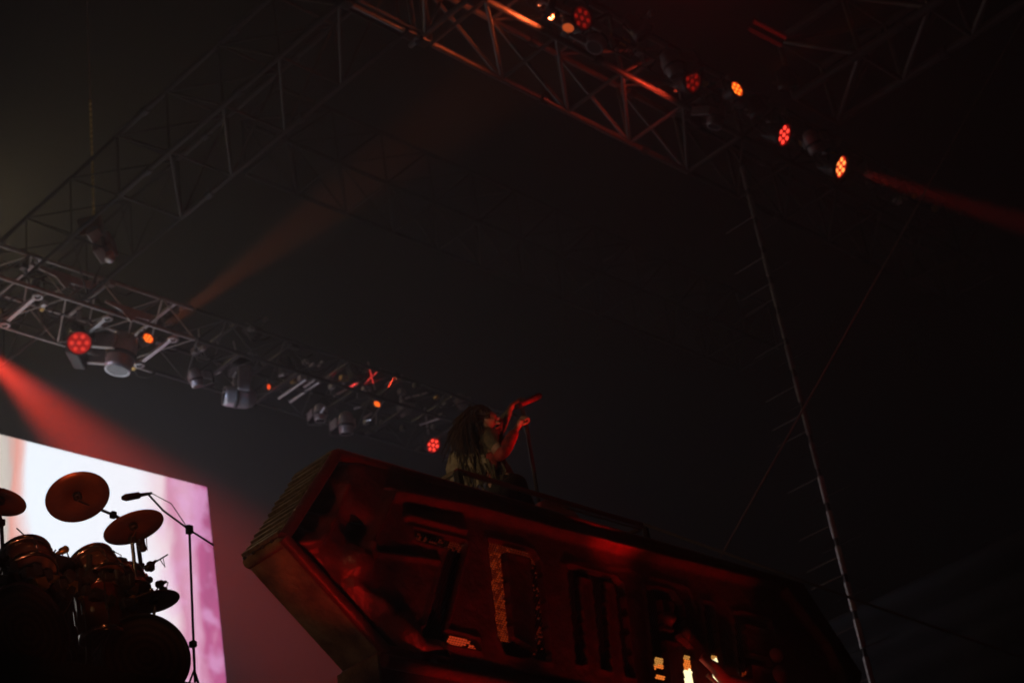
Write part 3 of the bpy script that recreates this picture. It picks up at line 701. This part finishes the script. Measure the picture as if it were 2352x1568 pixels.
# ------------------------------------------------------------------ singer
def skin(name, chains, m, parent, lev=2):
    """chains: list of [(point, radius), ...]; a shared point joins chains"""
    vs, es, rs, key = [], [], [], {}; roots = []
    for ch in chains:
        prev = None
        for i, (p, r) in enumerate(ch):
            k = tuple(round(c, 4) for c in p)
            if k not in key: key[k] = len(vs); vs.append(Vector(p)); rs.append(r)
            if prev is not None and prev != key[k]: es.append((prev, key[k]))
            prev = key[k]
    me = bpy.data.meshes.new(name); org = root_of(parent)
    me.from_pydata([tuple(v - org) for v in vs], es, []); me.materials.append(m)
    ob = bpy.data.objects.new(name, me); COL.objects.link(ob); ob.parent = parent
    ob.modifiers.new('skin', 'SKIN').use_smooth_shade = True
    if not me.skin_vertices: return ob
    lay = me.skin_vertices[0].data; seen = set(); adj = {}
    for a_, b_ in es: adj.setdefault(a_, []).append(b_); adj.setdefault(b_, []).append(a_)
    for i, r in enumerate(rs): lay[i].radius = (r, r) if not isinstance(r, tuple) else r; lay[i].use_root = False
    for i in range(len(vs)):
        if i in seen: continue
        lay[i].use_root = True; stck = [i]
        while stck:
            j = stck.pop()
            if j in seen: continue
            seen.add(j); stck += adj.get(j, [])
    if lev: sb = ob.modifiers.new('sub', 'SUBSURF'); sb.levels = lev; sb.render_levels = lev
    return ob
def H(px, py, Y): return PY(px, py, Y)
pelv = H(1158, 1112, 9.72); sp = H(1122, 1070, 9.70); chest = H(1096, 1030, 9.66); neck = H(1104, 996, 9.58); head = H(1122, 966, 9.50)
shB = H(1078, 1022, 9.84); shF = H(1128, 1008, 9.50)
elF = H(1150, 1048, 9.42); haF = H(1188, 982, 9.50); elB = H(1140, 1000, 9.75); haB = H(1176, 930, 9.62)
sing = thing('person', 'long haired singer in patched jacket gripping a microphone stand on the podium', 'person', (pelv.x, pelv.y, ZF))
hipF = H(1150, 1125, 9.60); hipB = H(1182, 1125, 9.84)
kF = Vector((hipF.x - .10, hipF.y - .10, ZF + .47)); kB = Vector((hipB.x + .30, hipB.y, ZF + .44))
fF = Vector((kF.x - .02, kF.y + .1, ZF + .09)); fB = Vector((kB.x + .12, kB.y + .08, ZF + .09))
def hand(w, d, side):      # palm and five curled fingers round the stand
    d = d.normalized(); s = side.normalized(); nrm = d.cross(s).normalized()
    ch = [[(w, .026), (w + d * .05, .034), (w + d * .09, .036)]]
    for k, ln in enumerate((.07, .08, .075, .06)):
        o = w + d * .085 + s * (.03 - .02 * k)
        ch.append([(o, .011), (o + d * ln * .4 + nrm * .012, .010), (o + d * ln * .5 + nrm * ln * .5, .009), (o + d * ln * .2 + nrm * ln * .8, .008)])
    o = w + d * .045 + s * .03
    ch.append([(o, .013), (o + s * .02 + d * .03 + nrm * .02, .012), (o + s * .01 + d * .05 + nrm * .05, .009)])
    return ch
hd = (head - neck)
body = [[(pelv, .12), (sp, .13), (chest, .15), (neck, .055), (neck + hd * .45, .06), (head + Vector((0, 0, .0)), .095), (head + Vector((.01, -.02, .09)), .075)],
        [(chest, .15), (shF, .065), (elF, .045), (haF, .028)], [(chest, .15), (shB, .065), (elB, .045), (haB, .028)],
        [(pelv, .12), (hipF, .09), (kF, .06), (fF, .045), (fF + Vector((.12, -.16, -.05)), .035)],
        [(pelv, .12), (hipB, .09), (kB, .06), (fB, .045), (fB + Vector((.16, -.10, -.05)), .035)]]
body += hand(haF, camdir(.5, .85, .1), camdir(.6, -.3, .7)) + hand(haB, camdir(.9, .3, .1), camdir(.1, .9, .3))
skin('body', body, M['skin'], sing)
# face: nose, brow, jaw, ears
fd = camdir(.85, -.15, .5).normalized()
fc = MB(); up_ = camdir(-.1, .95, .1); sd = fd.cross(up_).normalized()
fc.lathe(head + fd * .085, fd, [(0, .02), (.02, .014), (.035, .004), (.036, 0)], 8)
for s_ in (-1, 1): fc.lathe(head + fd * .083 + up_ * .03 + sd * .035 * s_, fd, [(0, .014), (.008, .010), (.011, 0)], 8)
fc.tube([head + fd * .085 - up_ * .045 - sd * .03, head + fd * .094 - up_ * .047, head + fd * .085 - up_ * .045 + sd * .03], .007, 6)
fc.obj('face', M['skin'], sing)
bd = MB()
for k in range(30):
    o = head + fd * .07 - up_ * .07 + sd * random.uniform(-.05, .05)
    bd.tube([o, o + fd * .03 - up_ * .07, o + fd * .02 - up_ * random.uniform(.14, .2)], [.009, .008, .001], 5)
bd.obj('beard', M['hair'], sing)
hr = MB()
for k in range(260):
    a_ = random.uniform(0, 6.28); e_ = random.uniform(-.1, 1.0)
    o = head + (up_ * e_ + (sd * math.cos(a_) - fd * abs(math.sin(a_)) * .9) * math.sqrt(max(0, 1 - e_ * e_))) * .095
    out_ = (o - head).normalized(); w_ = Vector((random.uniform(-.04, .04), random.uniform(-.04, .04), random.uniform(-.03, .03)))
    ln = random.uniform(.22, .42)
    left = camdir(-.8, -.25, .15)
    p1 = o + out_ * .035 + left * .05 + w_ * .6; p2 = p1 + left * ln * .34 + Vector((0, 0, -.06)) + w_; p3 = p2 + left * ln * .12 + Vector((0, 0, -ln * .55)) + w_ * 2
    hr.tube([o, p1, p1.lerp(p2, .5) + out_ * .015, p2, p3], [.014, .014, .012, .010, .003], 5)
for k in range(60):
    o = head + camdir(random.uniform(-.10, .02), random.uniform(.02, .10), random.uniform(-.05, .09))
    e2 = head + camdir(random.uniform(-.32, -.15), random.uniform(-.20, .0), random.uniform(-.05, .12))
    hr.tube([o, o.lerp(e2, .4) + Vector((0, 0, .05)), e2, e2 + Vector((random.uniform(-.03, .03), 0, -.12))], [.02, .022, .018, .003], 5)
hr.obj('hair', M['hair'], sing)
skin('jacket', [[(pelv.lerp(sp, .4), .155), (sp, .165), (chest, .185), (chest.lerp(neck, .6), .09)], [(chest, .185), (shF, .09), (shF.lerp(elF, .7), .068)], [(chest, .185), (shB, .09), (elB, .066), (elB.lerp(haB, .3), .055)]], M['jacket'], sing)
skin('pale_sleeve', [[(elB.lerp(haB, .05), .058), (elB.lerp(haB, .5), .05), (elB.lerp(haB, .9), .03)]], M['bone'], sing, 2)
skin('red_sleeve', [[(shF.lerp(elF, .6), .073), (elF, .072), (elF.lerp(haF, .5), .06), (elF.lerp(haF, .85), .05)]], M['scarf'], sing, 2)
skin('scarf', [[(chest + camdir(.10, -.02, .14), .05), (chest + camdir(.16, -.12, .12), .04), (chest + camdir(.10, -.25, .12), .03)]], M['scarf'], sing, 2)
cape = MB()
for k in range(16):       # ragged jacket panels hanging from the back and hip
    o = chest + camdir(-.20 + .023 * k, -.02 - .05 * abs(math.sin(k)), .06 + .05 * math.sin(k * 1.3)); w_ = camdir(.035, 0, .01)
    lo = o + camdir(random.uniform(-.07, -.02), -random.uniform(.20, .30), 0)
    cape.prism([o - w_, o + w_, o.lerp(lo, .6) + w_ * 1.2, lo, o.lerp(lo, .6) - w_ * 1.2], camdir(0, 0, .012))
cape.obj('jacket_panels', M['bone'], sing)
fr = MB()
for k in range(60):
    t_ = random.random(); o = chest.lerp(sp, t_ * 1.2) + camdir(random.uniform(-.22, .16), random.uniform(-.16, .05), random.uniform(.05, .16))
    fr.tube([o, o + Vector((random.uniform(-.03, .03), -.02, -.09)), o + Vector((random.uniform(-.06, .06), 0, -random.uniform(.14, .26)))], [.014, .010, .002], 5)
fr.obj('jacket_fringe', M['jacket'], sing)
skin('trousers', [[(pelv + Vector((0, 0, .05)), .15), (pelv, .16), (hipF, .13), (kF, .105), (fF, .10)], [(pelv, .16), (hipB, .13), (kB, .105), (fB, .10)]], M['cloth'], sing)
for f_ in (fF, fB): MB().box(f_ + Vector((.05, -.06, -.04)), (.2, .28, .09)).obj('boot', M['dark'], sing, .03)
# microphone stand in front of the singer
Ym = 9.48
m0 = PY(1232, 1140, Ym); m1 = PY(1199, 938, Ym)
base = Vector((m0.x + .02, Ym, ZF))
ms = thing('microphone_stand', 'black microphone stand gripped by the singer on the podium', 'microphone stand', base)
m1.x = base.x - .0; 
MB().tube([base, Vector((base.x, Ym, m1.z - .25))], .017, 10).obj('lower_pole', M['dark'], ms)
MB().tube([Vector((base.x, Ym, m1.z - .25)), PY(1199, 938, Ym)], .021, 10).obj('upper_pole', M['dark'], ms)
MB().lathe(base, (0, 0, 1), [(0, .15), (.02, .15), (.03, .03), (.05, .02)], 24).obj('round_base', M['dark'], ms)
c0, c1 = PY(1192, 931, Ym), PY(1243, 907, Ym)
MB().tube([c0, c0.lerp(c1, .2), c0.lerp(c1, .9), c1], [.016, .024, .030, .012], 12).obj('microphone_body', M['scarf'], ms)
MB().tube([c0 - (c1 - c0) * .10, c0 + (c1 - c0) * .05], .026, 10).obj('clip', M['dark'], ms)
MB().tube([c0 + camdir(0, -.02, .03), c0.lerp(c1, .6) + camdir(0, -.03, .02), c1 + camdir(0, -.01, .02)], .004, 6).obj('metal_edge', M['chrome'], ms)
# ------------------------------------------------------------------ drum riser and drums
YD = 9.5
rz = PY(220, 1528, YD).z
rs_ = thing('drum_riser', 'black drum riser in the lower left corner', 'riser', (4.5, 11, 2.0))
xe = PY(455, 1568, YD).x
MB().box(((xe - 3) / 2 + .0, YD + 1.7, rz - .06), (xe + 3, 3.4, .12)).obj('deck_top', M['deck'], rs_, .01)
MB().box(((xe - 3) / 2, YD + 1.7, (rz - .12 + 2) / 2), (xe + 2.9, 3.3, rz - .12 - 2.0)).obj('skirt', M['deck'], rs_)
def drum(name, label, c, axis, r, dpt, shell_m, head_m='drumhead', grp=None, lugs=8, spur=False, legs=0):
    c = Vector(c); a_ = Vector(axis).normalized()          # c = centre of visible head, a_ points out of it
    t = thing(name, label, 'drum', c, grp)
    MB().lathe(c, a_, [(-dpt, r * .985), (-dpt, r), (-.01, r), (-.01, r * .98)], 48).obj('shell', M[shell_m], t)
    MB().lathe(c, a_, [(0, r * .97), (.004, r * .6), (.006, 0)], 48).obj('drum_head', M[head_m], t)
    MB().lathe(c, -a_, [(dpt, r * .97), (dpt + .004, 0)], 32).obj('back_head', M[head_m], t)
    for o in (0, -dpt): MB().lathe(c + a_ * o, a_, [(-.02, r), (-.02, r * 1.045), (.022, r * 1.045), (.022, r * .965), (0, r * .965)], 48).obj('hoop', M['dark'] if spur else M['chrome'], t)
    u = a_.orthogonal().normalized(); w = a_.cross(u)
    for k in range(lugs):
        an = 2 * math.pi * (k + .5) / lugs; o = (u * math.cos(an) + w * math.sin(an)) * r * 1.03
        MB().tube([c + o + a_ * .015, c + o - a_ * dpt], .006, 6).obj('tension_rod', M['chrome'], t)
        MB().tube([c + o * 1.0 - a_ * (dpt * .35), c + o - a_ * (dpt * .65)], .017, 8).obj('lug', M['chrome'], t)
    if spur:
        for s_ in (-1, 1):
            p0 = c - a_ * dpt * .4 + Vector((s_ * r * .9, 0, -r * .35)); MB().tube([p0, Vector((c.x + s_ * r * 1.25, c.y - .05, rz))], .011, 8).obj('spur', M['chrome'], t)
    for k in range(legs):
        an = k * 2 * math.pi / legs + .4; o = Vector((math.cos(an), math.sin(an), 0)) * r * 1.06
        p0 = c + o - Vector((0, 0, dpt * .3)); MB().tube([p0, Vector((p0.x, p0.y, rz))], .010, 8).obj('leg', M['chrome'], t)
    return t
GB = 'bass drums on the riser'
bc = PY(62, 1450, YD + .15); drum('bass_drum', 'left bass drum with concentric rings on its head', bc, (.12, -1, 0), .315, .42, 'shellw', grp=GB, spur=True)
bc2 = PY(335, 1508, YD + .25); drum('bass_drum', 'right bass drum with concentric rings, partly under the low cymbal', bc2, (-.30, -1, 0), .30, .42, 'shellw', grp=GB, spur=True)
GT = 'tom drums between the bass drums'
drum('tom_drum', 'brown tom with a bright reflection right of the left bass drum', PY(118, 1372, YD + .55), (.15, -.75, -.66), .16, .28, 'shell', grp=GT, lugs=6)
drum('floor_tom', 'amber floor tom with chrome lower hoop between the bass drums', PY(236, 1462, YD + .42), (.05, -.1, -1), .155, .36, 'shell', grp=GT, lugs=6, legs=0)
drum('tom_drum', 'dark tom tilted above the amber floor tom', PY(235, 1335, YD + .5), (.1, -.5, -.85), .17, .2, 'shellw', grp=GT, lugs=6)
drum('tom_drum', 'dark tom above the left bass drum', PY(70, 1318, YD + .45), (-.05, -.45, -.85), .18, .18, 'shellw', grp=GT, lugs=6)
drum('snare_drum', 'dark shallow drum under the second cymbal stand', PY(298, 1362, YD + .6), (.1, -.4, -.9), .15, .15, 'shellw', grp=GT, lugs=6)
drum('floor_tom', 'red floor tom low behind the right bass drum', PY(285, 1480, YD + .8), (.05, -.2, -1), .15, .36, 'shell', grp=GT, lugs=6)
# rack with clamps
rk = thing('drum_rack', 'black tube rack with clamps holding the toms', 'drum rack', PY(150, 1420, YD + .5))
def k3(px, py, dy): return PY(px, py, YD + dy)
for pth, r_ in (([(-20, 1330, .4), (60, 1322, .4), (140, 1330, .4), (215, 1345, .4), (300, 1352, .45), (345, 1330, .5)], .026), ([(205, 1275, .42), (204, 1480, .42), (206, 1560, .42)], .022), ([(268, 1310, .4), (274, 1440, .4), (282, 1568, .4)], .024), ([(100, 1340, .45), (170, 1500, .45), (172, 1560, .45)], .02), ([(-10, 1300, .5), (12, 1420, .5)], .022)):
    MB().tube([k3(*p) for p in pth], r_, 8).obj('tube', M['dark'], rk)
random.seed(3)
for k in range(80):
    px = random.uniform(0, 340); py = 1300 + px * .13 + random.uniform(-12, 50)
    MB().box(k3(px, py, random.uniform(.25, .5)), (random.uniform(.03, .09), .06, random.uniform(.03, .09)), Matrix.Rotation(random.uniform(-.5, .5), 3, 'Y')).obj('clamp', M['dark'] if k % 4 else M['darkmetal'] if k % 8 else M['gold'], rk, .006)
for px, py, w_, h_ in ((197, 1282, .10, .09), (197, 1320, .09, .2), (275, 1300, .09, .12), (230, 1300, .2, .12), (130, 1300, .25, .15), (60, 1300, .3, .14)):
    MB().box(k3(px, py, .62), (w_, .1, h_)).obj('mount_block', M['dark'], rk, .02)
for px, py, w_, h_ in ((160, 1420, .12, .34), (215, 1500, .4, .18), (150, 1530, .3, .18), (300, 1395, .3, .18), (255, 1530, .2, .3)):
    MB().box(k3(px, py, .95), (w_, .12, h_)).obj('pedal_frame', M['dark'], rk, .03)
dt = k3(30, 1300, .9)
tt = thing('drum_throne', 'dark upright round-topped backrest behind the left bass drum', 'stool', (dt.x, dt.y, rz))
bpz = [k3(*p, .9) for p in ((2, 1330), (6, 1262), (14, 1248), (30, 1243), (44, 1247), (52, 1258), (58, 1300), (62, 1345))]
MB().prism(bpz, (0, .09, 0)).obj('backrest', M['wedge'] if 0 else M['dark'], tt, .02)
MB().lathe((dt.x, dt.y, dt.z - .25), (0, 0, 1), [(0, .02), (0, .17), (.07, .18), (.09, .1), (.09, 0)], 24).obj('seat', M['dark'], tt)
MB().tube([(dt.x, dt.y, rz), (dt.x, dt.y, dt.z - .25)], .025, 10).obj('post', M['chrome'], tt)
# cymbals
def cymbal(px, py, Y, a_px, ratio, ang, label, pole, cup=.16, grp='cymbals over the drum kit'):
    c = PY(px, py, Y); r = a_px * depth(c) / F_PX
    an = R(ang); minor = Vector((-math.sin(an), math.cos(an), 0))
    v = (ROT.transposed() @ (CAM - c)).normalized()
    n = ROT @ (minor * math.sqrt(1 - ratio ** 2) - v * ratio); n.normalize()
    t = thing('cymbal', label, 'cymbal', (c.x, c.y, rz), grp)
    prof = [(.055, 0), (.052, r * cup * .5), (.035, r * cup), (.030, r * cup * 1.15), (.018, r * .55), (0, r), (-.0025, r), (.014, r * .55), (.026, r * cup * 1.15), (.031, r * cup), (.048, r * cup * .5), (.05, 0)]
    MB().lathe(c - n * .02, n, prof, 64).obj('bronze_disc', M['bronze'], t)
    MB().lathe(c, n, [(-.03, .02), (-.03, .032), (.0, .032), (.0, .0)], 14).obj('felt', M['dark'], t)
    MB().tube([c - n * .07, c + n * .09], .006, 8).obj('rod', M['chrome'], t)
    MB().lathe(c + n * .06, n, [(0, 0), (0, .018), (.02, .014), (.02, 0)], 10).obj('wing_nut', M['chrome'], t)
    pts = [c - n * .06] + [PY(*p) for p in pole]
    for k in range(len(pts) - 1):
        MB().tube([pts[k], pts[k + 1]], .011 + .003 * k, 8).obj('pole', M['chrome'] if k < 2 else M['darkmetal'], t)
        MB().box(pts[k + 1], (.045, .045, .05)).obj('joint', M['dark'], t, .008)
    p = pts[-1]
    for k in range(3):
        an = k * 2.1; MB().tube([(p.x, p.y, p.z), (p.x + .25 * math.cos(an), p.y + .25 * math.sin(an), rz)], .009, 6).obj('tripod_leg', M['chrome'], t)
    return t
Yc = 10.1
cymbal(177, 1137, Yc, 73.5, .77, 17, 'large round crash cymbal seen from below against the white screen', [(260, 1182, Yc + .2), (312, 1210, Yc + .35), (324, 1300, Yc + .35), (330, 1500, Yc + .35)])
cymbal(305, 1205, Yc - .15, 71, .50, 20, 'tilted cymbal with orange reflections under the boom microphone', [(303, 1240, Yc - .15), (314, 1345, Yc - .12), (326, 1520, Yc - .1)])
cymbal(2, 1146, Yc, 60, .60, -16, 'dark cymbal cut by the left edge with a small orange glint', [(3, 1200, Yc), (8, 1300, Yc), (14, 1500, Yc)])
cymbal(352, 1375, Yc - .3, 60, .48, 12, 'low purple tinted cymbal above the right bass drum', [(350, 1440, Yc - .28), (352, 1530, Yc - .28)])
cymbal(100, 1352, Yc + .2, 38, .35, 12, 'small pale cymbal low behind the left bass drum', [(102, 1420, Yc + .2), (104, 1530, Yc + .2)])
# small clamp on the left cymbal pole
# microphones
def mic(pole, boom, body, label, rp=.010, base=True, bm='dark', cat='microphone stand'):
    pts = [PY(*p) for p in pole]; t = thing('microphone_stand' if base else 'drum_microphone', label, cat if base else 'microphone', pts[0], 'microphones around the drum kit')
    if len(pts) > 1:
        MB().tube(pts, rp, 10).obj('pole', M['dark'], t)
    bp2 = [PY(*p) for p in boom]; MB().tube(bp2, rp * .8, 8).obj('boom', M['dark'], t)
    MB().box(pts[-1], (.05, .05, .07)).obj('joint', M['dark'], t, .01)
    b0, b1 = [PY(*p) for p in body]
    MB().tube([b0, b0.lerp(b1, .45), b0.lerp(b1, .5), b1], [.010, .016, .026, .028], 12).obj('microphone_body', M[bm], t)
    MB().tube([b1, b1.lerp(b0, -.12)], [.028, .018], 12).obj('grille', M['darkmetal'], t)
    w0 = b0; w1 = bp2[0].lerp(bp2[-1], .4)
    MB().tube([w0, w0 + (w1 - w0) * .4 + Vector((.05, 0, .03)), w0 + (w1 - w0) * .8 + Vector((.05, 0, -.05)), w1], .004, 6).obj('cable', M['cable'], t)
    if base:
        p = pts[0]
        for k in range(3):
            an = k * 2.09 + .4; MB().tube([p + Vector((0, 0, .28)), p + Vector((0, 0, .1)), Vector((p.x + .22 * math.cos(an), p.y + .22 * math.sin(an), rz))], .008, 6).obj('tripod_leg', M['dark'], t)
        MB().box(p + Vector((0, 0, .30)), (.05, .05, .05)).obj('leg_hub', M['dark'], t, .01)
    return t
Ymc = YD + .9
zz = PY(447, 1568, Ymc)
mic([(448, 1566, Ymc), (441, 1380, Ymc), (435, 1216, Ymc)], [(490, 1251, Ymc + .05), (435, 1216, Ymc), (375, 1172, Ymc - .1), (338, 1132, Ymc - .15)], [(348, 1132, Ymc - .16), (289, 1142, Ymc - .16)], 'tall boom microphone stand right of the drums against the pink screen edge', .010)
mic([(346, 1300, Yc)], [(385, 1273, Yc), (340, 1300, Yc)], [(358, 1287, Yc), (338, 1305, Yc)], 'small microphone on a thin rod above the low cymbal', .007, False)
mic([(285, 1318, Yc)], [(285, 1318, Yc), (245, 1275, Yc)], [(262, 1266, Yc), (223, 1278, Yc)], 'black drum microphone pointing left above the middle tom', .008, False)
mic([(112, 1300, Yc)], [(112, 1300, Yc), (100, 1270, Yc), (38, 1212, Yc)], [(104, 1290, Yc), (96, 1268, Yc)], 'thin slanted rod in place of a drumstick, rising left above the toms', .006, False)  # boom rod put where a raised drumstick would be
mic([(112, 1300, Yc)], [(108, 1290, Yc), (128, 1262, Yc)], [(125, 1282, Yc), (98, 1268, Yc)], 'small black microphone clipped above the left tom', .007, False)
mic([(155, 1300, Yc)], [(112, 1288, Yc), (152, 1263, Yc), (162, 1290, Yc)], [(128, 1272, Yc), (152, 1260, Yc)], 'brass clamped microphone between the toms', .008, False, 'gold')
mic([(375, 1358, Yc)], [(352, 1362, Yc), (372, 1340, Yc)], [(382, 1335, Yc), (362, 1342, Yc)], 'tiny black microphone on the rim of the low cymbal', .006, False)
mic([(323, 1240, Yc)], [(323, 1240, Yc), (328, 1262, Yc)], [(322, 1232, Yc), (329, 1262, Yc)], 'small hanging microphone under the tilted cymbal', .006, False)
# ------------------------------------------------------------------ air
hz = bpy.data.materials.new('stage_smoke'); hz.use_nodes = True; nt = hz.node_tree
for n in list(nt.nodes): nt.nodes.remove(n)
o_ = nt.nodes.new('ShaderNodeOutputMaterial'); v_ = nt.nodes.new('ShaderNodeVolumePrincipled')
v_.inputs['Color'].default_value = (.88, .90, 1, 1); v_.inputs['Density'].default_value = .0075; v_.inputs['Anisotropy'].default_value = .5
nt.links.new(v_.outputs[0], o_.inputs['Volume'])
hzb = MB().box((40, 40, 11.5), (420, 420, 25)).obj('haze', hz)
tag(hzb, kind='stuff')
